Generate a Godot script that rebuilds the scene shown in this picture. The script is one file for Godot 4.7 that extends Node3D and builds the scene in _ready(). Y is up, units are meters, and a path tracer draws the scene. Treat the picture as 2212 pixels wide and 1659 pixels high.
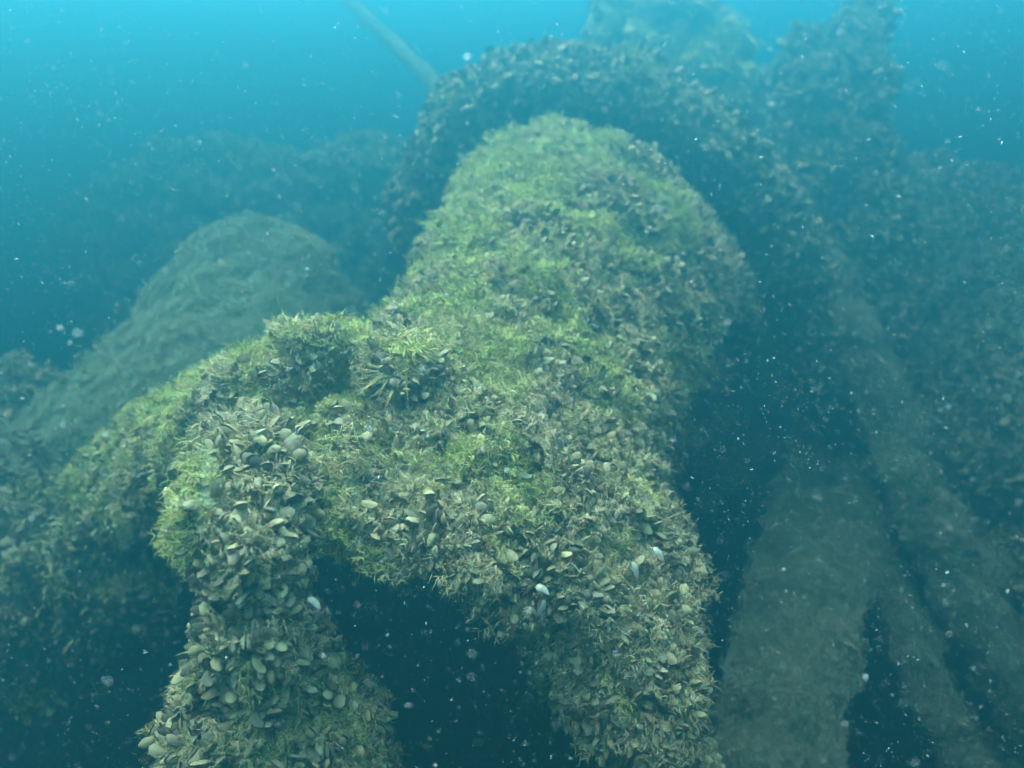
extends Node3D
# An overgrown underwater structure: humps, arches and posts covered in mussels and algae, in murky green water.

const F := 1779.0
var cam: Camera3D
var rng := RandomNumberGenerator.new()
var n_big := FastNoiseLite.new()
var n_mid := FastNoiseLite.new()
var n_fine := FastNoiseLite.new()
var n_patch := FastNoiseLite.new()
var taken := {}
var M := {}
var G := {}
var tris := 0

# ---------------------------------------------------------------- helpers
func at(px: float, py: float, d: float) -> Vector3:
	return cam.transform * Vector3((px - 1106.0) / F * d, -(py - 829.5) / F * d, -d)

func numbered(called: String) -> String:
	if not taken.has(called):
		taken[called] = 0
		return called
	taken[called] += 1
	return "%s_%03d" % [called, taken[called]]

func tag(o: Node, label: String, category: String, group := "", kind := "") -> void:
	if label: o.set_meta("label", label)
	if category: o.set_meta("category", category)
	if group: o.set_meta("group", group)
	if kind: o.set_meta("kind", kind)

func thing(called: String, label: String, category: String, group := "") -> Node3D:
	var o := Node3D.new()
	o.name = numbered(called)
	add_child(o)
	tag(o, label, category, group, "thing")
	return o

func part(called: String, mesh: Mesh, m: Material, parent: Node) -> MeshInstance3D:
	var o := MeshInstance3D.new()
	o.name = called
	o.mesh = mesh
	o.material_override = m
	parent.add_child(o, true)
	return o

func noise_setup() -> void:
	rng.seed = 4711
	for a in [[n_big, 3, 4.5], [n_mid, 11, 15.0], [n_fine, 23, 48.0], [n_patch, 37, 5.0]]:
		a[0].seed = a[1]
		a[0].noise_type = FastNoiseLite.TYPE_SIMPLEX_SMOOTH
		a[0].frequency = a[2]
		a[0].fractal_octaves = 2

func lin(r: float, g: float, b: float) -> Color:
	return Color(r, g, b).linear_to_srgb()

func growth_material(cols: Array, scale: float, relief: float) -> StandardMaterial3D:
	var nt := NoiseTexture2D.new()
	nt.width = 512; nt.height = 512; nt.seamless = true
	var nn := FastNoiseLite.new()
	nn.seed = 5 + int(scale * 10.0); nn.frequency = 0.02; nn.fractal_octaves = 5; nn.fractal_gain = 0.62
	nt.noise = nn
	var g := Gradient.new()
	g.offsets = PackedFloat32Array([0.15, 0.4, 0.6, 0.85])
	g.colors = PackedColorArray(cols)
	nt.color_ramp = g
	var ht := NoiseTexture2D.new()
	ht.width = 512; ht.height = 512; ht.seamless = true
	var hn := FastNoiseLite.new()
	hn.seed = 9; hn.frequency = 0.06; hn.fractal_octaves = 4; hn.noise_type = FastNoiseLite.TYPE_CELLULAR
	ht.noise = hn
	var m := StandardMaterial3D.new()
	m.albedo_texture = nt
	m.roughness = 0.95
	m.uv1_triplanar = true
	m.uv1_world_triplanar = true
	m.uv1_scale = Vector3.ONE * scale
	if relief > 0.0:
		m.heightmap_enabled = true
		m.heightmap_texture = ht
		m.heightmap_scale = relief
	return m

func plain(c: Color, rough := 0.85, vertex := true, back := 0.0) -> StandardMaterial3D:
	var m := StandardMaterial3D.new()
	m.albedo_color = c
	m.roughness = rough
	m.vertex_color_use_as_albedo = vertex
	m.cull_mode = BaseMaterial3D.CULL_DISABLED
	if back > 0.0:
		m.backlight_enabled = true
		m.backlight = Color(back, back, back)
	return m

func cr(a: Vector3, b: Vector3, c: Vector3, d: Vector3, t: float) -> Vector3:
	return 0.5 * ((2.0 * b) + (c - a) * t + (2.0 * a - 5.0 * b + 4.0 * c - d) * t * t + (3.0 * b - a - 3.0 * c + d) * t * t * t)

func curve_at(pts: Array, u: float) -> Vector3:
	var n := pts.size() - 1
	var x: float = clampf(u, 0.0, 1.0) * n
	var i: int = mini(int(x), n - 1)
	return cr(pts[maxi(i - 1, 0)], pts[i], pts[i + 1], pts[mini(i + 2, n)], x - i)

func value_at(vals: Array, u: float) -> float:
	var n := vals.size() - 1
	var x: float = clampf(u, 0.0, 1.0) * n
	var i: int = mini(int(x), n - 1)
	var t: float = x - i
	t = t * t * (3.0 - 2.0 * t)
	return lerpf(vals[i], vals[i + 1], t)

func bump(p: Vector3, a: float, b: float, c: float) -> float:
	return a * n_big.get_noise_3dv(p) + b * n_mid.get_noise_3dv(p) + c * n_fine.get_noise_3dv(p)

# A shape is {v: PackedVector3Array, i: PackedInt32Array}. Faces run clockwise.
func shape_new() -> Dictionary:
	return {"v": PackedVector3Array(), "i": PackedInt32Array()}

func quad(s: Dictionary, a: int, b: int, c: int, d: int) -> void:
	s.i.append_array(PackedInt32Array([a, b, c, a, c, d]))

# A thick sheet through a grid of points: rows run from back to front, columns from left to right.
func sheet(s: Dictionary, rows: Array, nu: int, nv: int, thick: float, amp: Array) -> void:
	var base: int = s.v.size()
	var p := []
	for j in nv + 1:
		var v := float(j) / nv
		for i in nu + 1:
			var u := float(i) / nu
			var col := []
			var x := v * (rows.size() - 1)
			var k: int = mini(int(x), rows.size() - 2)
			for q in [maxi(k - 1, 0), k, k + 1, mini(k + 2, rows.size() - 1)]:
				col.append(curve_at(rows[q], u))
			p.append(cr(col[0], col[1], col[2], col[3], x - k))
	var w := nu + 1
	var nrm := []
	for j in nv + 1:
		for i in nu + 1:
			var du: Vector3 = p[j * w + mini(i + 1, nu)] - p[j * w + maxi(i - 1, 0)]
			var dv: Vector3 = p[mini(j + 1, nv) * w + i] - p[maxi(j - 1, 0) * w + i]
			nrm.append(dv.cross(du).normalized())
	for j in nv + 1:
		for i in nu + 1:
			var q: Vector3 = p[j * w + i]
			s.v.append(q + nrm[j * w + i] * bump(q, amp[0], amp[1], amp[2]))
	for j in nv + 1:
		for i in nu + 1:
			var q: Vector3 = p[j * w + i]
			var eu: float = 1.0 - pow(absf(2.0 * i / nu - 1.0), 4.0)
			var ev: float = 1.0 - pow(absf(2.0 * j / nv - 1.0), 4.0)
			var e: float = 0.2 + 0.8 * sqrt(maxf(0.0, minf(eu, ev)))
			s.v.append(q - nrm[j * w + i] * (thick * e + bump(q + Vector3(3, 0, 0), amp[0], amp[1], amp[2])))
	var lo := base + w * (nv + 1)
	for j in nv:
		for i in nu:
			var a := base + j * w + i
			quad(s, a, a + 1, a + w + 1, a + w)
			var b := lo + j * w + i
			quad(s, b, b + w, b + w + 1, b + 1)
	for j in nv:
		quad(s, base + j * w, base + (j + 1) * w, lo + (j + 1) * w, lo + j * w)
		quad(s, base + j * w + nu, lo + j * w + nu, lo + (j + 1) * w + nu, base + (j + 1) * w + nu)
	for i in nu:
		quad(s, base + i, lo + i, lo + i + 1, base + i + 1)
		quad(s, base + nv * w + i, base + nv * w + i + 1, lo + nv * w + i + 1, lo + nv * w + i)

# A lumpy tube along a path; side = half width across `flat`, deep = half width along it.
func tube(s: Dictionary, pts: Array, side: Array, deep: Array, flat: Vector3, nl: int, nr: int, amp: Array) -> void:
	var base: int = s.v.size()
	for j in nl + 1:
		var u := float(j) / nl
		var c := curve_at(pts, u)
		var t := (curve_at(pts, minf(u + 0.01, 1.0)) - curve_at(pts, maxf(u - 0.01, 0.0))).normalized()
		var b := (flat - t * flat.dot(t)).normalized()
		var a := t.cross(b).normalized()
		var cap: float = sqrt(clampf(1.0 - pow(absf(2.0 * u - 1.0), 14.0), 0.0, 1.0))
		var ra: float = value_at(side, u) * maxf(cap, 0.02)
		var rb: float = value_at(deep, u) * maxf(cap, 0.02)
		for i in nr:
			var f := TAU * i / nr
			var dir := a * cos(f) * ra + b * sin(f) * rb
			var q := c + dir
			var o := dir.normalized()
			s.v.append(q + o * bump(q, amp[0], amp[1], amp[2]) * maxf(cap, 0.15))
	for j in nl:
		for i in nr:
			var k := (i + 1) % nr
			quad(s, base + j * nr + i, base + j * nr + k, base + (j + 1) * nr + k, base + (j + 1) * nr + i)
	for e in [0, nl]:
		var mid := Vector3.ZERO
		for i in nr: mid += s.v[base + e * nr + i]
		s.v.append(mid / nr)
		var m: int = s.v.size() - 1
		for i in nr:
			var k := (i + 1) % nr
			if e == 0: s.i.append_array(PackedInt32Array([m, base + k, base + i]))
			else: s.i.append_array(PackedInt32Array([m, base + e * nr + i, base + e * nr + k]))

func commit(s: Dictionary) -> ArrayMesh:
	var st := SurfaceTool.new()
	st.begin(Mesh.PRIMITIVE_TRIANGLES)
	st.set_smooth_group(0)
	for v in s.v: st.add_vertex(v)
	for i in s.i: st.add_index(i)
	st.generate_normals()
	return st.commit()

# ---------------------------------------------------------------- growth meshes
func mussel_mesh(gape: float, fat: float, fine: bool) -> ArrayMesh:
	# two valves, length 1 along +y from the pointed hinge at the origin to the broad end
	var st := SurfaceTool.new()
	st.begin(Mesh.PRIMITIVE_TRIANGLES)
	var ts := [0.0, 0.22, 0.55, 0.85, 1.0] if fine else [0.0, 0.4, 0.82, 1.0]
	var wd := [0.03, 0.17, 0.25, 0.22, 0.05] if fine else [0.03, 0.24, 0.23, 0.05]
	var hg := [0.01, 0.13, 0.19, 0.12, 0.01] if fine else [0.01, 0.18, 0.13, 0.01]
	for side in [-1.0, 1.0]:
		st.set_smooth_group(1 if side > 0.0 else 2)
		var ring := []
		for k in ts.size():
			var row := []
			var open: float = gape * ts[k] * side
			var shift: float = 0.10 * sin(ts[k] * PI)
			for q in (4 if fine else 3):
				var f: float = PI * q / (3.0 if fine else 2.0)
				row.append(Vector3(cos(f) * wd[k] + shift, ts[k], side * sin(f) * hg[k] * fat + open))
			ring.append(row)
		for k in ts.size() - 1:
			for q in ring[0].size() - 1:
				var a: Vector3 = ring[k][q]
				var b: Vector3 = ring[k][q + 1]
				var c: Vector3 = ring[k + 1][q + 1]
				var d: Vector3 = ring[k + 1][q]
				var tint: float = [0.75, 0.9, 0.85, 1.2][k]
				st.set_color(Color(tint, tint, tint))
				for p in ([a, b, c, a, c, d] if side < 0.0 else [a, c, b, a, d, c]):
					st.add_vertex(p)
	st.index()
	st.generate_normals()
	return st.commit()

func tuft_mesh(blades: int, spread: float, width: float, lean: float, sd: int, segs := 2) -> ArrayMesh:
	# thin curved strands, up to length 1 along +y, bent towards +x by `lean`
	var r := RandomNumberGenerator.new()
	r.seed = sd
	var st := SurfaceTool.new()
	st.begin(Mesh.PRIMITIVE_TRIANGLES)
	var base := 0
	for b in blades:
		var f := r.randf() * TAU
		var out := Vector3(cos(f), 0, sin(f))
		var l := r.randf_range(0.55, 1.0)
		var root := out * r.randf() * 0.2
		var across := Vector3(-out.z, 0.0, out.x).rotated(out, r.randf_range(-0.8, 0.8))
		var sp := spread * r.randf_range(0.3, 1.0)
		var w := width * r.randf_range(0.6, 1.3)
		var tint := r.randf_range(0.7, 1.15)
		st.set_color(Color(tint, tint, tint * 0.95))
		var wig := Vector3(r.randf_range(-1, 1), 0, r.randf_range(-1, 1)) * 0.14
		for k in segs + 1:
			var t := float(k) / segs
			var p := root + Vector3.UP * l * t * (1.0 - 0.35 * t * (spread + lean)) + out * sp * l * t * t + Vector3(lean * t * t * l, 0, 0) + wig * sin(t * 5.0)
			if k == segs:
				st.add_vertex(p)
			else:
				var ww: float = w * (0.7 if k == 0 else 1.0)
				st.add_vertex(p - across * ww)
				st.add_vertex(p + across * ww)
		for k in segs:
			var o := base + 2 * k
			if k == segs - 1: for i in [o, o + 1, o + 2]: st.add_index(i)
			else: for i in [o, o + 1, o + 3, o, o + 3, o + 2]: st.add_index(i)
		base += 2 * segs + 1
	return st.commit()

func moss_mesh(tufts_in: int, radius: float, length: float, width: float, sd: int) -> ArrayMesh:
	# a small mat of limp filaments, metres, growing along +y and combed towards +x
	var r := RandomNumberGenerator.new()
	r.seed = sd
	var st := SurfaceTool.new()
	st.begin(Mesh.PRIMITIVE_TRIANGLES)
	var base := 0
	for k in tufts_in:
		var f := r.randf() * TAU
		var at0 := Vector3(cos(f), 0, sin(f)) * radius * sqrt(r.randf())
		at0.y = r.randf_range(-0.004, 0.004)
		var comb := Vector3(r.randf_range(-0.3, 1.0), 0, r.randf_range(-0.8, 0.8))
		for b in 4:
			var dir := (Vector3.UP * r.randf_range(0.25, 0.9) + comb + Vector3(r.randf_range(-1, 1), r.randf_range(-0.2, 0.6), r.randf_range(-1, 1)) * 0.8).normalized()
			var l := length * r.randf_range(0.45, 1.1)
			var side := dir.cross(Vector3(r.randf_range(-1, 1), r.randf_range(-1, 1), r.randf_range(-1, 1))).normalized() * width
			var mid := at0 + dir * l * 0.55
			var tip := at0 + dir * l + comb * l * 0.3 - Vector3.UP * l * 0.35 * r.randf()
			for q in [at0 - side, at0 + side, mid - side, mid + side, tip]: st.add_vertex(q)
			for q in [0, 1, 3, 0, 3, 2, 2, 3, 4]: st.add_index(base + q)
			base += 5
	return st.commit()

func flake_mesh(sd: int) -> ArrayMesh:
	var r := RandomNumberGenerator.new()
	r.seed = sd
	var st := SurfaceTool.new()
	st.begin(Mesh.PRIMITIVE_TRIANGLES)
	var top := Vector3(0, 0.3, 0)
	var low := Vector3(0, -0.3, 0)
	var rim := []
	for k in 6:
		var f := TAU * k / 6.0
		rim.append(Vector3(cos(f), r.randf_range(-0.2, 0.2), sin(f) * 0.7) * r.randf_range(0.3, 0.6))
	for k in 6:
		for p in [top, rim[(k + 1) % 6], rim[k], low, rim[k], rim[(k + 1) % 6]]: st.add_vertex(p)
	st.generate_normals()
	return st.commit()

# ---------------------------------------------------------------- scattering growth
func samples(s: Dictionary, per_m2: float, back := -0.12) -> Array:
	var out := []
	var eye := cam.position
	var carry := 0.0
	var inv := cam.transform.affine_inverse()
	for k in range(0, s.i.size(), 3):
		var a: Vector3 = s.v[s.i[k]]
		var b: Vector3 = s.v[s.i[k + 1]]
		var c: Vector3 = s.v[s.i[k + 2]]
		var x := (c - a).cross(b - a)
		var area := x.length() * 0.5
		if area < 1e-8: continue
		var n := x / (area * 2.0)
		if n.dot((eye - a).normalized()) < back: continue
		var loc := inv * a
		if loc.z > -0.3 or absf(loc.x / loc.z) > 0.82 or absf(loc.y / loc.z) > 0.62: continue
		carry += area * per_m2
		while carry >= 1.0 or rng.randf() < carry:
			carry -= 1.0
			var u := sqrt(rng.randf())
			var v := rng.randf()
			out.append([a * (1.0 - u) + b * u * (1.0 - v) + c * u * v, n])
			if carry <= 0.0: break
	return out

func frame_up(n: Vector3, turn: float) -> Basis:
	var ref := Vector3(0.3, 0.2, 1.0) if absf(n.y) > 0.8 else Vector3.UP
	var x := ref.cross(n).normalized()
	var z := x.cross(n)
	return Basis(x, n, z).rotated(n, turn)

func scatter(called: String, mesh: Mesh, m: Material, parent: Node, list: Array) -> MultiMeshInstance3D:
	var mm := MultiMesh.new()
	mm.transform_format = MultiMesh.TRANSFORM_3D
	mm.use_colors = true
	mm.mesh = mesh
	mm.instance_count = list.size()
	for k in list.size():
		mm.set_instance_transform(k, list[k][0])
		mm.set_instance_color(k, list[k][1])
	var o := MultiMeshInstance3D.new()
	o.name = called
	o.multimesh = mm
	o.material_override = m
	parent.add_child(o, true)
	o.set_meta("kind", "stuff")
	return o

# Joins many small growths into one mesh. templates: meshes; list: [transform, colour, template number]
func joined(called: String, templates: Array, m: Material, parent: Node, list: Array) -> void:
	if list.is_empty(): return
	var tv := []
	var tn := []
	var ti := []
	for t in templates:
		var ar: Array = t.surface_get_arrays(0)
		tv.append(ar[Mesh.ARRAY_VERTEX])
		tn.append(ar[Mesh.ARRAY_NORMAL])
		var ix: PackedInt32Array = ar[Mesh.ARRAY_INDEX] if ar[Mesh.ARRAY_INDEX] != null else PackedInt32Array(range(tv[-1].size()))
		ti.append(ix)
	var v := PackedVector3Array()
	var n := PackedVector3Array()
	var c := PackedColorArray()
	var ix := PackedInt32Array()
	var one := PackedColorArray()
	for q in list:
		var x: Transform3D = q[0]
		var k: int = q[2]
		var base := v.size()
		v.append_array(x * (tv[k] as PackedVector3Array))
		if tn[k] != null: n.append_array(Transform3D(x.basis.orthonormalized(), Vector3.ZERO) * (tn[k] as PackedVector3Array))
		one.resize(tv[k].size())
		one.fill(q[1])
		c.append_array(one)
		for i in ti[k]: ix.append(base + i)
	var arrays := []
	arrays.resize(Mesh.ARRAY_MAX)
	arrays[Mesh.ARRAY_VERTEX] = v
	if n.size() == v.size(): arrays[Mesh.ARRAY_NORMAL] = n
	arrays[Mesh.ARRAY_COLOR] = c
	arrays[Mesh.ARRAY_INDEX] = ix
	var mesh := ArrayMesh.new()
	mesh.add_surface_from_arrays(Mesh.PRIMITIVE_TRIANGLES, arrays, [], {}, 0)
	var o := part(called, mesh, m, parent)
	o.set_meta("kind", "stuff")
	tris += ix.size() / 3

func mussel_color() -> Color:
	var k := rng.randf()
	var b := rng.randf_range(0.55, 1.25)
	if k < 0.5: return Color(0.29, 0.23, 0.11) * b
	if k < 0.75: return Color(0.24, 0.20, 0.11) * b
	if k < 0.92: return Color(0.15, 0.12, 0.075) * b
	return Color(0.32, 0.27, 0.13) * b

func algae_color(p: Vector3, cover: float) -> Color:
	var g: float = clampf(0.18 + 1.1 * cover + 0.9 * n_patch.get_noise_3dv(p * 0.9 + Vector3(7, 1, 3)) + rng.randf_range(-0.15, 0.15), 0.0, 1.0)
	var c := Color(0.40, 0.315, 0.16).lerp(Color(0.40, 0.40, 0.105), g)
	return c * rng.randf_range(0.7, 1.25)

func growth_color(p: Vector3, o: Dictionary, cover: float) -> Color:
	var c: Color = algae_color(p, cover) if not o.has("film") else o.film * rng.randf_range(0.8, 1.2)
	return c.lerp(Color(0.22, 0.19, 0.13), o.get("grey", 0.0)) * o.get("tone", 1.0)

# Covers a shape: mussels where the patch noise is low, strands of algae where it is high and the face looks up.
func grow(parent: Node, s: Dictionary, o: Dictionary) -> void:
	var mus := []
	var tone: float = o.get("tone", 1.0)
	var single := []
	for q in samples(s, o.mussels):
		var p: Vector3 = q[0]
		var n: Vector3 = q[1]
		var cover: float = n_patch.get_noise_3dv(p) + o.algae_bias + o.get("tilt", 0.0) * (0.8 * (p.y - 3.02) - 0.5 * p.x) + 0.35 * n.y
		if cover > 0.25 and rng.randf() < 0.85: continue
		var lie: float = rng.randf_range(0.1, 1.2)
		var axis := frame_up(n, rng.randf() * TAU)
		var dir := (n * cos(lie) + axis.x * sin(lie)).normalized()
		var size: float = rng.randf_range(0.45, 1.3) * o.size
		var bs := frame_up(dir, rng.randf() * TAU).scaled_local(Vector3(size * rng.randf_range(0.85, 1.15), size, size * rng.randf_range(0.85, 1.15)))
		var e := [Transform3D(bs, p + n * 0.002 - dir * size * 0.2), mussel_color(), p, n]
		var c := cam.transform.affine_inverse() * p
		if o.singles > 0 and n.dot((cam.position - p).normalized()) > 0.15 and absf(c.x / c.z) < 0.62 and absf(c.y / c.z) < 0.465:
			single.append([-c.z / size, e])
		else: mus.append([e[0], e[1] * tone, rng.randi() % 3])
	single.sort_custom(func(a, b): return a[0] < b[0])
	for k in single.size():
		var e: Array = single[k][1]
		if k < o.singles:
			var mi := part("mussel", G.mussel[k % 3], M.shells[rng.randi() % M.shells.size()], parent)
			mi.transform = e[0]
		else: mus.append([e[0], e[1] * tone, k % 3])
	joined("mussel_bed", G.mussel_small, M.mussel, parent, mus)
	var alg := []
	for q in samples(s, o.strands):
		var p: Vector3 = q[0]
		var n: Vector3 = q[1]
		var cover: float = n_patch.get_noise_3dv(p) + o.algae_bias + o.get("tilt", 0.0) * (0.8 * (p.y - 3.02) - 0.5 * p.x) + 0.35 * n.y + rng.randf_range(-0.2, 0.2)
		if cover < 0.12 and rng.randf() < o.get("sparse", 0.8): continue
		var up := (n + Vector3(-0.35, 0.1, 0.1) + Vector3(rng.randf_range(-1, 1), rng.randf_range(-1, 1), rng.randf_range(-1, 1)) * 0.45).normalized()
		var size: float = rng.randf_range(0.55, 1.2) * o.strand_size * (0.7 + 0.6 * clampf(cover, 0.0, 1.0))
		alg.append([Transform3D(frame_up(up, rng.randf() * TAU).scaled_local(Vector3.ONE * size), p + n * (rng.randf_range(-0.004, 0.014) if o.singles > 0 else -0.003)), growth_color(p, o, cover), rng.randi() % 6])
	if o.has("moss"):
		var mats := [[], [], []]
		for q in samples(s, o.moss):
			var p: Vector3 = q[0]
			var n: Vector3 = q[1]
			var cover: float = n_patch.get_noise_3dv(p) + o.algae_bias + o.get("tilt", 0.0) * (0.8 * (p.y - 3.02) - 0.5 * p.x) + 0.35 * n.y + rng.randf_range(-0.2, 0.2)
			if cover < 0.12 and rng.randf() < o.get("bare", 0.5): continue
			var flow := Vector3(-0.7, -0.5, 0.3)
			var x := (flow - n * flow.dot(n)).normalized()
			var b := Basis(x, n, x.cross(n)).rotated(n, rng.randf_range(-0.9, 0.9)).scaled_local(Vector3.ONE * rng.randf_range(0.7, 1.15))
			mats[rng.randi() % 3].append([Transform3D(b, p + n * rng.randf_range(-0.002, 0.006)), growth_color(p, o, cover)])
		for k in 3:
			if mats[k].size() > 0: scatter("algae_mat", G.moss[k], M.algae, parent, mats[k])
	joined("algae_turf", G.rosette if o.get("rosettes", false) else G.tuft, M.algae, parent, alg)

func tufts(parent: Node, spots: Array, mesh: Mesh, m: Material) -> void:
	for q in spots:
		var mi := part("algae_tuft", mesh, m, parent)
		var up: Vector3 = (q[1] + Vector3(rng.randf_range(-1, 1), rng.randf_range(0, 1), rng.randf_range(-1, 1)) * 0.5).normalized()
		mi.transform = Transform3D(frame_up(up, rng.randf() * TAU).scaled_local(Vector3.ONE * q[2]), q[0] - q[1] * 0.005)

func near_points(s: Dictionary, c: Vector3, r: float, count: int) -> Array:
	var all := samples(s, 4000.0, 0.0)
	var out := []
	for q in all:
		if q[0].distance_to(c) < r: out.append(q)
	var res := []
	for k in count:
		if out.is_empty(): break
		res.append(out[rng.randi() % out.size()])
	return res

# ---------------------------------------------------------------- scene
func _ready() -> void:
	noise_setup()
	cam = Camera3D.new()
	cam.name = "camera"
	cam.position = Vector3(0, 3.4, 0)
	cam.rotation_degrees = Vector3(-14, 0, 0)
	cam.fov = 50.0
	cam.near = 0.02
	cam.far = 200.0
	var ca := CameraAttributesPhysical.new()
	ca.frustum_focal_length = 26.0
	ca.frustum_focus_distance = 1.25
	ca.exposure_aperture = 1.9
	cam.attributes = ca
	add_child(cam)
	cam.fov = 50.0
	cam.current = true

	var env := Environment.new()
	env.background_mode = Environment.BG_SKY
	var sky := Sky.new()
	var sm := ProceduralSkyMaterial.new()
	sm.sky_top_color = Color(1.0, 0.99, 0.93)
	sm.sky_horizon_color = Color(0.05, 0.36, 0.44)
	sm.sky_curve = 1.1
	sm.ground_bottom_color = Color(0.0, 0.05, 0.08)
	sm.ground_horizon_color = Color(0.0, 0.16, 0.22)
	sm.sun_angle_max = 1.0
	sky.sky_material = sm
	env.sky = sky
	env.tonemap_mode = Environment.TONE_MAPPER_LINEAR
	env.tonemap_exposure = 34.0
	env.volumetric_fog_enabled = true
	env.volumetric_fog_density = 0.62
	env.volumetric_fog_albedo = Color(0.25, 0.815, 1.0)
	env.volumetric_fog_anisotropy = 0.8
	env.sdfgi_enabled = true
	env.ssao_enabled = true
	env.ssil_enabled = true
	var we := WorldEnvironment.new()
	we.environment = env
	add_child(we)

	var sun := DirectionalLight3D.new()
	sun.name = "sun"
	sun.light_energy = 0.5
	sun.light_angular_distance = 50.0
	sun.light_color = Color(1.0, 0.98, 0.9)
	sun.shadow_enabled = true
	add_child(sun)
	sun.look_at_from_position(Vector3.ZERO, -Vector3(-0.36, 0.9, -0.08), Vector3.UP)

	# materials
	M.crust = growth_material([lin(0.04, 0.045, 0.025), lin(0.09, 0.10, 0.045), lin(0.14, 0.15, 0.065), lin(0.19, 0.19, 0.09)], 2.2, 1.2)
	M.silt = growth_material([lin(0.085, 0.09, 0.06), lin(0.11, 0.115, 0.07), lin(0.125, 0.13, 0.08), lin(0.15, 0.15, 0.095)], 1.6, 0.0)
	M.bed = growth_material([lin(0.07, 0.075, 0.055), lin(0.10, 0.105, 0.075), lin(0.13, 0.13, 0.09), lin(0.17, 0.165, 0.12)], 0.9, 0.8)
	M.mussel = plain(Color.WHITE, 0.9)
	M.algae = plain(Color.WHITE, 0.9, true, 0.35)
	M.shells = []
	for c in [[0.30, 0.24, 0.11], [0.24, 0.20, 0.11], [0.15, 0.12, 0.075], [0.32, 0.27, 0.13], [0.19, 0.155, 0.09], [0.27, 0.21, 0.10]]:
		M.shells.append(plain(lin(c[0], c[1], c[2]), 0.85))
	M.tuft_olive = plain(lin(0.37, 0.30, 0.11), 0.9, true, 0.35)
	M.tuft_green = plain(lin(0.34, 0.36, 0.10), 0.9, true, 0.35)
	M.pale = plain(lin(0.40, 0.36, 0.26), 0.6)
	M.speck = plain(lin(0.75, 0.75, 0.7), 0.8)
	G.mussel = [mussel_mesh(0.03, 1.0, true), mussel_mesh(0.09, 0.75, true), mussel_mesh(0.05, 1.15, true)]
	G.mussel_small = [mussel_mesh(0.03, 1.0, false), mussel_mesh(0.09, 0.75, false), mussel_mesh(0.05, 1.15, false)]
	G.tuft = []
	G.rosette = []
	for k in 6:
		G.tuft.append(tuft_mesh(6, [0.8, 0.6, 1.0][k % 3], 0.024, [0.25, 0.6, 0.15][k % 3], 1 + k))
		G.rosette.append(tuft_mesh(7, [1.0, 0.8, 1.2][k % 3], 0.075, 0.05, 11 + k))
	G.frond = tuft_mesh(36, 1.0, 0.016, 0.5, 8, 3)
	G.moss = [moss_mesh(85, 0.036, 0.016, 0.0005, 31), moss_mesh(85, 0.04, 0.019, 0.00045, 32), moss_mesh(75, 0.032, 0.013, 0.00055, 33)]

	build_setting()
	build_hump()
	build_front_post()
	build_arch()
	build_back()
	build_rod()
	build_right()
	build_left()
	build_shells()
	build_specks()

func build_setting() -> void:
	var s := shape_new()
	var n := 160
	for j in n + 1:
		for i in n + 1:
			var x := (2.0 * i / n - 1.0)
			var z := (2.0 * j / n - 1.0)
			x = signf(x) * pow(absf(x), 2.2) * 60.0
			z = signf(z) * pow(absf(z), 2.2) * 60.0 - 2.0
			var p := Vector3(x, 0, z)
			p.y = 0.18 * n_big.get_noise_3dv(p * 0.22) + bump(p, 0.05, 0.02, 0.0)
			s.v.append(p)
	for j in n:
		for i in n:
			var a := j * (n + 1) + i
			quad(s, a, a + 1, a + n + 2, a + n + 1)
	var o := part("seabed", commit(s), M.bed, self)
	tag(o, "dark silty seabed under the overgrown humps", "seabed", "", "structure")

func rows_of(r: Array) -> Array:
	var out := []
	for row in r:
		var line := []
		for q in row: line.append(at(q[0], q[1], q[2]))
		out.append(line)
	return out

func path_of(r: Array) -> Array:
	var line := []
	for q in r: line.append(at(q[0], q[1], q[2]))
	return line

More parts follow.
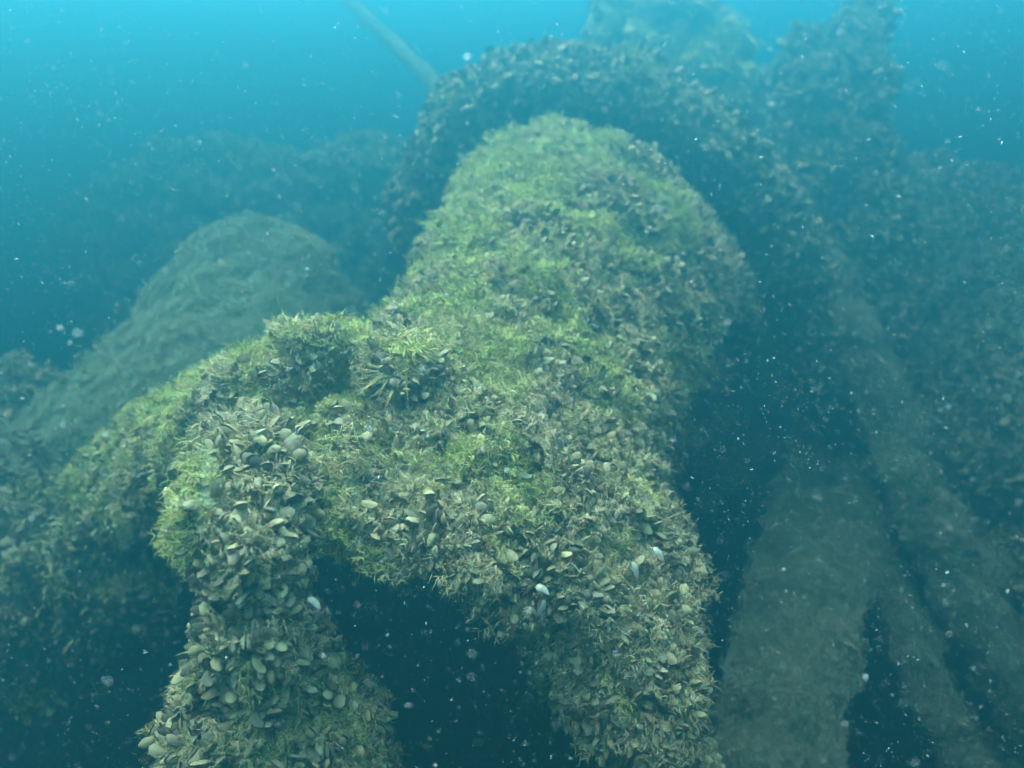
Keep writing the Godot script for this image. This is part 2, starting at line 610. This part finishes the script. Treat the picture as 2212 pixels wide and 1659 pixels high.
func build_hump() -> void:
	var s := shape_new()
	sheet(s, rows_of([
		[[1010, 520, 2.75], [1060, 420, 2.75], [1200, 380, 2.75], [1330, 390, 2.75], [1440, 440, 2.75], [1530, 520, 2.75], [1600, 640, 2.75], [1640, 760, 2.75]],
		[[990, 420, 2.24], [1045, 330, 2.2], [1180, 290, 2.15], [1310, 300, 2.14], [1420, 360, 2.15], [1510, 455, 2.2], [1575, 560, 2.27], [1605, 660, 2.36]],
		[[950, 490, 1.98], [1035, 430, 1.92], [1150, 405, 1.88], [1270, 415, 1.87], [1370, 465, 1.89], [1450, 545, 1.95], [1515, 635, 2.05], [1550, 725, 2.18]],
		[[890, 600, 1.74], [980, 560, 1.69], [1080, 540, 1.67], [1180, 550, 1.67], [1280, 590, 1.69], [1370, 650, 1.75], [1440, 720, 1.85], [1485, 785, 2.02]],
		[[780, 715, 1.58], [880, 690, 1.53], [980, 680, 1.51], [1080, 690, 1.5], [1190, 720, 1.52], [1300, 770, 1.57], [1400, 830, 1.68], [1465, 880, 1.86]],
		[[640, 790, 1.47], [760, 790, 1.42], [880, 790, 1.39], [1000, 810, 1.37], [1120, 840, 1.38], [1240, 890, 1.43], [1350, 950, 1.53], [1425, 1005, 1.7]],
		[[600, 900, 1.36], [700, 900, 1.31], [830, 910, 1.28], [970, 930, 1.26], [1100, 970, 1.26], [1230, 1030, 1.3], [1360, 1080, 1.4], [1445, 1100, 1.57]],
		[[620, 1010, 1.28], [700, 1020, 1.24], [810, 1040, 1.21], [940, 1070, 1.19], [1080, 1110, 1.19], [1230, 1160, 1.22], [1380, 1190, 1.32], [1485, 1210, 1.5]],
		[[640, 1120, 1.26], [720, 1130, 1.22], [820, 1160, 1.2], [930, 1175, 1.18], [1085, 1245, 1.17], [1240, 1290, 1.2], [1400, 1300, 1.3], [1510, 1310, 1.46]],
		[[650, 1170, 1.32], [740, 1180, 1.29], [825, 1230, 1.26], [950, 1235, 1.24], [1110, 1365, 1.22], [1230, 1430, 1.24], [1400, 1430, 1.32], [1490, 1430, 1.45]],
	]), 120, 150, 0.16, [0.03, 0.022, 0.01])
	# the leg at the right of the hollow
	tube(s, path_of([[1285, 1200, 1.40], [1300, 1350, 1.36], [1362, 1480, 1.35], [1430, 1620, 1.38], [1465, 1850, 1.47]]), [0.10, 0.135, 0.105, 0.07, 0.07], [0.10, 0.12, 0.12, 0.12, 0.12], Vector3(0, 0, 1), 60, 40, [0.03, 0.02, 0.008])
	# the shoulder that runs down to the left
	tube(s, path_of([[760, 840, 1.5], [640, 850, 1.48], [500, 900, 1.52], [375, 980, 1.72], [265, 1040, 2.0], [150, 1080, 2.35], [60, 1100, 2.7]]), [0.07, 0.085, 0.085, 0.085, 0.08, 0.07, 0.06], [0.11, 0.13, 0.14, 0.15, 0.15, 0.14], Vector3(0.3, -0.3, 1), 70, 40, [0.04, 0.02, 0.008])
	# two knobs on the front of the crest
	for k in [[690, 775, 1.38, 0.075], [865, 805, 1.34, 0.07], [560, 850, 1.42, 0.05]]:
		var c := at(k[0], k[1], k[2])
		tube(s, [c + Vector3(0, -k[3], -0.02), c, c + Vector3(0, k[3] * 0.7, 0.0)], [k[3] * 0.9, k[3], k[3] * 0.8], [k[3] * 0.9, k[3], k[3] * 0.8], Vector3(0, 0, 1), 16, 24, [0.02, 0.012, 0.006])
	var t := thing("mussel_hump", "broad green hump of mussels and algae, bridging a dark hollow", "reef mound")
	part("core", commit(s), M.crust, t)
	grow(t, s, {"mussels": 8500.0, "strands": 2500.0, "moss": 1600.0, "bare": 0.25, "algae_bias": 0.0, "tilt": 1.1, "size": 0.026, "strand_size": 0.028, "singles": 300, "sparse": 0.6})
	var spots := []
	for k in [[700, 725, 1.38, 0.10, 34], [870, 760, 1.35, 0.10, 34], [560, 800, 1.42, 0.10, 10], [400, 940, 1.5, 0.14, 14], [470, 900, 1.42, 0.12, 8]]:
		for q in near_points(s, at(k[0], k[1], k[2]), k[3], k[4]): spots.append([q[0], q[1], rng.randf_range(0.035, 0.06)])
	tufts(t, spots, G.frond, M.tuft_olive)
	spots = []
	for k in [[1060, 660, 1.5, 0.2, 30], [500, 850, 1.46, 0.15, 14], [1000, 900, 1.26, 0.15, 12], [1100, 500, 1.7, 0.15, 14]]:
		for q in near_points(s, at(k[0], k[1], k[2]), k[3], k[4]): spots.append([q[0], q[1], rng.randf_range(0.022, 0.038)])
	tufts(t, spots, G.frond, M.tuft_green)

func build_front_post() -> void:
	var s := shape_new()
	tube(s, path_of([[570, 940, 1.3], [545, 1020, 1.2], [530, 1120, 1.17], [545, 1240, 1.18], [580, 1370, 1.2], [590, 1480, 1.24], [600, 1600, 1.28], [610, 1750, 1.32], [610, 2000, 1.4]]), [0.06, 0.068, 0.072, 0.066, 0.07, 0.11, 0.175, 0.19, 0.2], [0.06, 0.08, 0.08, 0.08, 0.085, 0.10, 0.14, 0.16, 0.16], Vector3(0, 0, 1), 110, 56, [0.035, 0.022, 0.008])
	var t := thing("mussel_post", "knobbly mussel-covered post with a broad foot, in front of the dark hollow", "post")
	part("core", commit(s), M.crust, t)
	grow(t, s, {"mussels": 8500.0, "strands": 3000.0, "moss": 1000.0, "bare": 0.35, "algae_bias": -0.1, "size": 0.028, "strand_size": 0.024, "singles": 250, "sparse": 0.5})

func build_arch() -> void:
	var s := shape_new()
	tube(s, path_of([[900, 560, 2.75], [922, 420, 2.7], [975, 290, 2.62], [1074, 214, 2.58], [1220, 190, 2.56], [1380, 222, 2.56], [1512, 308, 2.56], [1620, 415, 2.56], [1695, 550, 2.58], [1740, 700, 2.62], [1760, 900, 2.7]]), [0.09, 0.095, 0.10, 0.105, 0.11, 0.11, 0.105, 0.10, 0.09, 0.075, 0.06], [0.2, 0.2, 0.2, 0.22, 0.22, 0.22, 0.22, 0.2, 0.18, 0.15, 0.12], Vector3(0, 0, 1), 140, 44, [0.03, 0.03, 0.014])
	var t := thing("mussel_arch", "dark overgrown arch curving over the back of the green hump", "arch")
	part("core", commit(s), M.crust, t)
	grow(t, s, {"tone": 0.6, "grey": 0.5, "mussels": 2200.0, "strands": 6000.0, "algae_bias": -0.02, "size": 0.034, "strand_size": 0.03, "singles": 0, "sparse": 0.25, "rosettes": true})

func build_back() -> void:
	var s := shape_new()
	tube(s, path_of([[1450, 25, 3.70], [1450, 130, 3.65], [1480, 280, 3.65], [1520, 460, 3.70], [1540, 640, 3.80], [1540, 1100, 4.00]]), [0.25, 0.30, 0.31, 0.31, 0.31, 0.31], [0.2, 0.25, 0.28, 0.28, 0.28, 0.28], Vector3(0, 0, 1), 70, 48, [0.11, 0.06, 0.015])
	var t := thing("mussel_block", "broad pale green stump rising behind the dark arch", "stump")
	part("core", commit(s), M.crust, t)
	grow(t, s, {"tone": 1.1, "grey": 0.1, "mussels": 700.0, "strands": 3000.0, "algae_bias": 0.2, "size": 0.045, "strand_size": 0.05, "singles": 0, "sparse": 0.25, "rosettes": true})
	s = shape_new()
	tube(s, path_of([[1318, -80, 3.2], [1312, 10, 3.2], [1308, 100, 3.2], [1304, 260, 3.2]]), [0.06, 0.07, 0.07, 0.08], [0.06, 0.07, 0.07, 0.08], Vector3(0, 0, 1), 30, 20, [0.03, 0.02, 0.0])
	t = thing("stake_stub", "thin overgrown stake dim in the water beside the pale green stump", "stake")
	part("core", commit(s), M.crust, t)
	grow(t, s, {"tone": 0.6, "grey": 0.5, "mussels": 500.0, "strands": 1500.0, "algae_bias": -0.1, "size": 0.04, "strand_size": 0.04, "singles": 0})

func build_rod() -> void:
	var s := shape_new()
	tube(s, path_of([[740, -10, 4.40], [830, 75, 4.20], [905, 145, 4.00], [985, 230, 3.80]]), [0.034, 0.036, 0.038, 0.036], [0.03, 0.03, 0.03, 0.03], Vector3(0, 0, 1), 40, 14, [0.012, 0.012, 0.004])
	var t := thing("slanting_rod", "thin overgrown rod slanting down to the arch, faint in the water", "rod")
	part("core", commit(s), M.crust, t)
	grow(t, s, {"tone": 0.6, "grey": 0.5, "mussels": 600.0, "strands": 2000.0, "algae_bias": -0.1, "size": 0.025, "strand_size": 0.02, "singles": 0})

func build_right() -> void:
	# the tall post
	var s := shape_new()
	tube(s, path_of([[1862, 25, 3.1], [1840, 100, 3.05], [1822, 230, 3.0], [1818, 380, 3.0], [1835, 560, 3.0], [1860, 800, 3.05], [1880, 1200, 3.1]]), [0.045, 0.085, 0.125, 0.16, 0.18, 0.19, 0.2], [0.1, 0.16, 0.2, 0.2, 0.2, 0.2, 0.2], Vector3(0, 0, 1), 80, 44, [0.06, 0.05, 0.015])
	tube(s, path_of([[1722, 95, 3.1], [1738, 170, 3.05], [1755, 300, 3.0], [1790, 480, 3.0], [1830, 700, 3.0]]), [0.06, 0.085, 0.11, 0.13, 0.13], [0.1, 0.15, 0.17, 0.18, 0.18], Vector3(0, 0, 1), 60, 40, [0.06, 0.05, 0.015])
	var t := thing("mussel_post", "tall slanting overgrown post standing right beside the arch", "post")
	part("core", commit(s), M.crust, t)
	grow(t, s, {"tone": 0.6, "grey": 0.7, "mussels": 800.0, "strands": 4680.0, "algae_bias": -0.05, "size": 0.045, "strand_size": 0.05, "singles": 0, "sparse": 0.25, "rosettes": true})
	# the overgrown side that slopes off to the right
	s = shape_new()
	sheet(s, rows_of([
		[[1880, 440, 4.1], [2050, 440, 4.0], [2250, 480, 3.9], [2450, 540, 3.8], [2700, 620, 3.8]],
		[[1890, 345, 3.6], [2050, 350, 3.5], [2250, 400, 3.4], [2450, 480, 3.3], [2700, 570, 3.3]],
		[[1880, 560, 3.2], [2030, 560, 3.1], [2220, 600, 3.0], [2450, 650, 2.9], [2700, 700, 2.9]],
		[[1900, 850, 2.85], [2030, 850, 2.75], [2200, 850, 2.6], [2450, 870, 2.5], [2700, 900, 2.4]],
		[[1950, 1150, 2.8], [2080, 1150, 2.65], [2230, 1150, 2.5], [2450, 1150, 2.3], [2700, 1150, 2.2]],
		[[2000, 1500, 2.7], [2120, 1500, 2.5], [2260, 1480, 2.3], [2450, 1450, 2.1], [2700, 1450, 2.0]],
		[[2050, 1900, 2.6], [2180, 1850, 2.4], [2300, 1800, 2.2], [2500, 1750, 2.0], [2700, 1750, 1.9]],
	]), 70, 110, 0.25, [0.07, 0.03, 0.01])
	t = thing("mussel_bank", "steep overgrown bank sloping off beside the tall slanting post", "reef bank")
	part("core", commit(s), M.crust, t)
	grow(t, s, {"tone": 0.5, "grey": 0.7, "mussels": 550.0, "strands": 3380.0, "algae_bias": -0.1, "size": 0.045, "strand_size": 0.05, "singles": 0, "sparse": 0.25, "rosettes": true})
	# silted slabs that lean in the gap
	slab("silt_slab", "wide smooth silt-covered slab leaning beside the mussel hump's leg", [
		[[1735, 900, 3.35], [1790, 890, 3.33], [1850, 905, 3.35]],
		[[1690, 1030, 2.9], [1775, 1005, 2.86], [1870, 1040, 2.9]],
		[[1650, 1150, 2.55], [1755, 1120, 2.5], [1875, 1160, 2.55]],
		[[1610, 1290, 2.28], [1725, 1265, 2.22], [1860, 1300, 2.28]],
		[[1565, 1450, 2.08], [1690, 1430, 2.02], [1835, 1460, 2.08]],
		[[1535, 1680, 1.92], [1660, 1660, 1.86], [1805, 1680, 1.92]],
		[[1510, 2000, 1.8], [1650, 2000, 1.75], [1780, 2000, 1.8]]])
	slab("silt_slab", "long silted rail running down from the tall slanting post", [
		[[1700, 330, 2.95], [1730, 325, 2.93], [1760, 330, 2.95]],
		[[1745, 520, 2.85], [1790, 510, 2.82], [1830, 520, 2.85]],
		[[1800, 720, 2.72], [1855, 710, 2.68], [1905, 720, 2.72]],
		[[1860, 900, 2.64], [1920, 890, 2.6], [1975, 900, 2.64]],
		[[1930, 1080, 2.56], [1995, 1070, 2.5], [2060, 1080, 2.56]],
		[[2020, 1270, 2.48], [2095, 1260, 2.42], [2170, 1270, 2.48]],
		[[2130, 1480, 2.4], [2205, 1470, 2.34], [2280, 1480, 2.4]],
		[[2260, 1720, 2.3], [2330, 1710, 2.25], [2400, 1720, 2.3]]])
	slab("silt_slab", "dim silted beam leaning behind the wide smooth slab", [
		[[1800, 1010, 2.72], [1830, 1000, 2.70], [1860, 1010, 2.72]],
		[[1860, 1180, 2.6], [1895, 1170, 2.57], [1930, 1180, 2.6]],
		[[1915, 1340, 2.48], [1955, 1330, 2.45], [1995, 1340, 2.48]],
		[[1985, 1510, 2.36], [2030, 1500, 2.32], [2075, 1510, 2.36]],
		[[2060, 1700, 2.24], [2110, 1690, 2.2], [2160, 1700, 2.24]],
		[[2150, 1950, 2.1], [2200, 1950, 2.06], [2250, 1950, 2.1]]])

func slab(called: String, label: String, rows: Array) -> void:
	var s := shape_new()
	sheet(s, rows_of(rows), 40, 90, 0.07, [0.05, 0.004, 0.003])
	var t := thing(called, label, "slab", "silted slabs in the gap")
	part("core", commit(s), M.silt, t)
	grow(t, s, {"film": Color(0.28, 0.27, 0.165), "moss": 1100.0, "bare": 0.0, "mussels": 150.0, "strands": 2500.0, "algae_bias": 0.4, "size": 0.03, "strand_size": 0.02, "singles": 0, "sparse": 0.8})

func build_left() -> void:
	var s := shape_new()
	sheet(s, rows_of([
		[[330, 700, 3.0], [440, 620, 3.0], [560, 590, 3.0], [680, 640, 3.0], [790, 740, 3.0]],
		[[380, 570, 2.66], [450, 505, 2.6], [560, 480, 2.56], [680, 530, 2.56], [770, 640, 2.64]],
		[[290, 680, 2.5], [390, 620, 2.42], [530, 600, 2.36], [660, 650, 2.36], [750, 740, 2.44]],
		[[190, 790, 2.4], [310, 740, 2.26], [470, 730, 2.18], [620, 770, 2.18], [730, 840, 2.26]],
		[[60, 880, 2.34], [210, 860, 2.18], [400, 860, 2.05], [580, 890, 2.05], [720, 940, 2.12]],
		[[-80, 960, 2.34], [100, 970, 2.16], [330, 1000, 2.0], [560, 1020, 2.0], [720, 1060, 2.08]],
		[[-200, 1060, 2.4], [20, 1100, 2.2], [280, 1140, 2.08], [540, 1160, 2.08], [720, 1180, 2.16]],
	]), 80, 100, 0.3, [0.03, 0.008, 0.006])
	var t := thing("silt_mound", "smooth pale silt-covered dome left of the green hump", "mound")
	part("core", commit(s), M.silt, t)
	grow(t, s, {"film": Color(0.29, 0.31, 0.17), "moss": 1200.0, "bare": 0.0, "mussels": 350.0, "strands": 5000.0, "algae_bias": 0.4, "size": 0.03, "strand_size": 0.02, "singles": 0, "sparse": 0.6})
	# the dim ridge behind it, standing on the seabed
	s = shape_new()
	sheet(s, rows_of([
		[[100, 560, 5.40], [300, 500, 5.20], [500, 470, 4.90], [650, 480, 4.70], [800, 440, 4.50], [950, 440, 4.40], [1100, 460, 4.40]],
		[[120, 470, 5.00], [280, 350, 4.70], [470, 300, 4.40], [620, 335, 4.25], [760, 310, 4.10], [900, 290, 4.00], [1050, 310, 4.00]],
		[[160, 620, 4.80], [320, 480, 4.50], [500, 430, 4.20], [640, 450, 4.05], [770, 430, 3.90], [900, 410, 3.80], [1050, 430, 3.80]],
		[[160, 800, 4.70], [320, 700, 4.45], [500, 650, 4.20], [640, 650, 4.05], [770, 640, 3.90], [900, 620, 3.80], [1050, 640, 3.80]],
		[[160, 1100, 4.70], [320, 1100, 4.45], [500, 1100, 4.20], [640, 1100, 4.10], [770, 1100, 4.00], [900, 1100, 3.90], [1050, 1100, 3.90]],
	]), 100, 80, 0.2, [0.11, 0.05, 0.012])
	t = thing("mussel_ridge", "dim dark ridge running into the water behind the pale dome", "reef ridge")
	part("core", commit(s), M.crust, t)
	grow(t, s, {"tone": 0.7, "grey": 0.5, "mussels": 300.0, "strands": 1300.0, "algae_bias": -0.05, "size": 0.05, "strand_size": 0.05, "singles": 0, "sparse": 0.3, "rosettes": true})
	# the low mass at the far left
	s = shape_new()
	sheet(s, rows_of([
		[[-500, 960, 3.1], [-200, 940, 3.0], [0, 930, 2.9], [180, 960, 2.8], [330, 1020, 2.7], [480, 1100, 2.6]],
		[[-500, 850, 2.75], [-200, 815, 2.65], [0, 800, 2.55], [150, 850, 2.42], [320, 940, 2.3], [480, 1030, 2.25]],
		[[-500, 950, 2.6], [-200, 910, 2.45], [10, 900, 2.35], [170, 950, 2.25], [320, 1030, 2.15], [470, 1110, 2.12]],
		[[-500, 1110, 2.4], [-200, 1060, 2.25], [20, 1040, 2.12], [180, 1070, 2.02], [310, 1120, 1.96], [440, 1180, 1.96]],
		[[-500, 1320, 2.2], [-200, 1250, 2.05], [20, 1210, 1.94], [170, 1210, 1.88], [290, 1230, 1.86], [390, 1260, 1.9]],
		[[-500, 1520, 2.15], [-200, 1440, 2.0], [20, 1370, 1.92], [150, 1350, 1.88], [260, 1340, 1.9], [350, 1340, 2.0]],
		[[-500, 1750, 2.3], [-200, 1640, 2.2], [20, 1540, 2.1], [140, 1490, 2.1], [240, 1460, 2.15], [320, 1430, 2.25]],
	]), 80, 70, 0.2, [0.08, 0.05, 0.012])
	t = thing("mussel_lump", "low dim mass of mussels below the pale dome", "reef mound")
	part("core", commit(s), M.crust, t)
	grow(t, s, {"tone": 0.8, "grey": 0.4, "mussels": 800.0, "strands": 3600.0, "algae_bias": -0.05, "size": 0.034, "strand_size": 0.04, "singles": 0, "sparse": 0.3, "rosettes": true})

func build_shells() -> void:
	var list := [
		[1435, 1215, 1.27, 0.036, 0.7, "pale curved mussel shell sticking out of the hump's right flank"],
		[1378, 1250, 1.245, 0.034, 0.4, "open pale-rimmed mussel shell low on the hump's right flank"],
		[1187, 1285, 1.15, 0.028, 1.0, "small white shell lying among mussels above the hump's leg"],
		[692, 1315, 1.13, 0.028, 0.9, "whitish shell hanging at the edge of the dark hollow"],
		[1160, 1335, 1.17, 0.036, -0.3, "broad greenish-white shell on the lip over the dark hollow"],
	]
	for q in list:
		var o := part(numbered("empty_shell"), G.mussel[1], M.pale, self)
		tag(o, q[5], "shell", "pale empty shells")
		var p := at(q[0], q[1], q[2])
		var b := cam.basis.rotated(cam.basis.z, q[4]) * Basis(Vector3.UP, 0.9)
		o.transform = Transform3D(b.scaled_local(Vector3.ONE * q[3] * 0.8), p)

func build_specks() -> void:
	var list := [[], []]
	for k in 140000:
		var d: float = pow(rng.randf(), 0.55) * 2.9 + 0.55
		var p: Vector3 = cam.transform * Vector3(rng.randf_range(-0.72, 0.72) * (d + 0.15), rng.randf_range(-0.55, 0.55) * (d + 0.15), -d)
		var size: float = 0.0009 + 0.0008 * rng.randf() + 0.0025 * pow(rng.randf(), 22.0)
		var b := Basis.from_euler(Vector3(rng.randf(), rng.randf(), rng.randf()) * TAU).scaled_local(Vector3(size * rng.randf_range(0.8, 2.2), size, size))
		var c := Color(1, 1, 1) * rng.randf_range(0.2, 0.8)
		list[k % 2].append([Transform3D(b, p), c])
	for k in 2:
		var o := scatter("drifting_specks" if k == 0 else "drifting_flakes", flake_mesh(60 + k), M.speck, self, list[k])
		tag(o, ["fine pale specks drifting all through the water", "pale flakes of silt hanging all through the water"][k], "silt", "", "stuff")
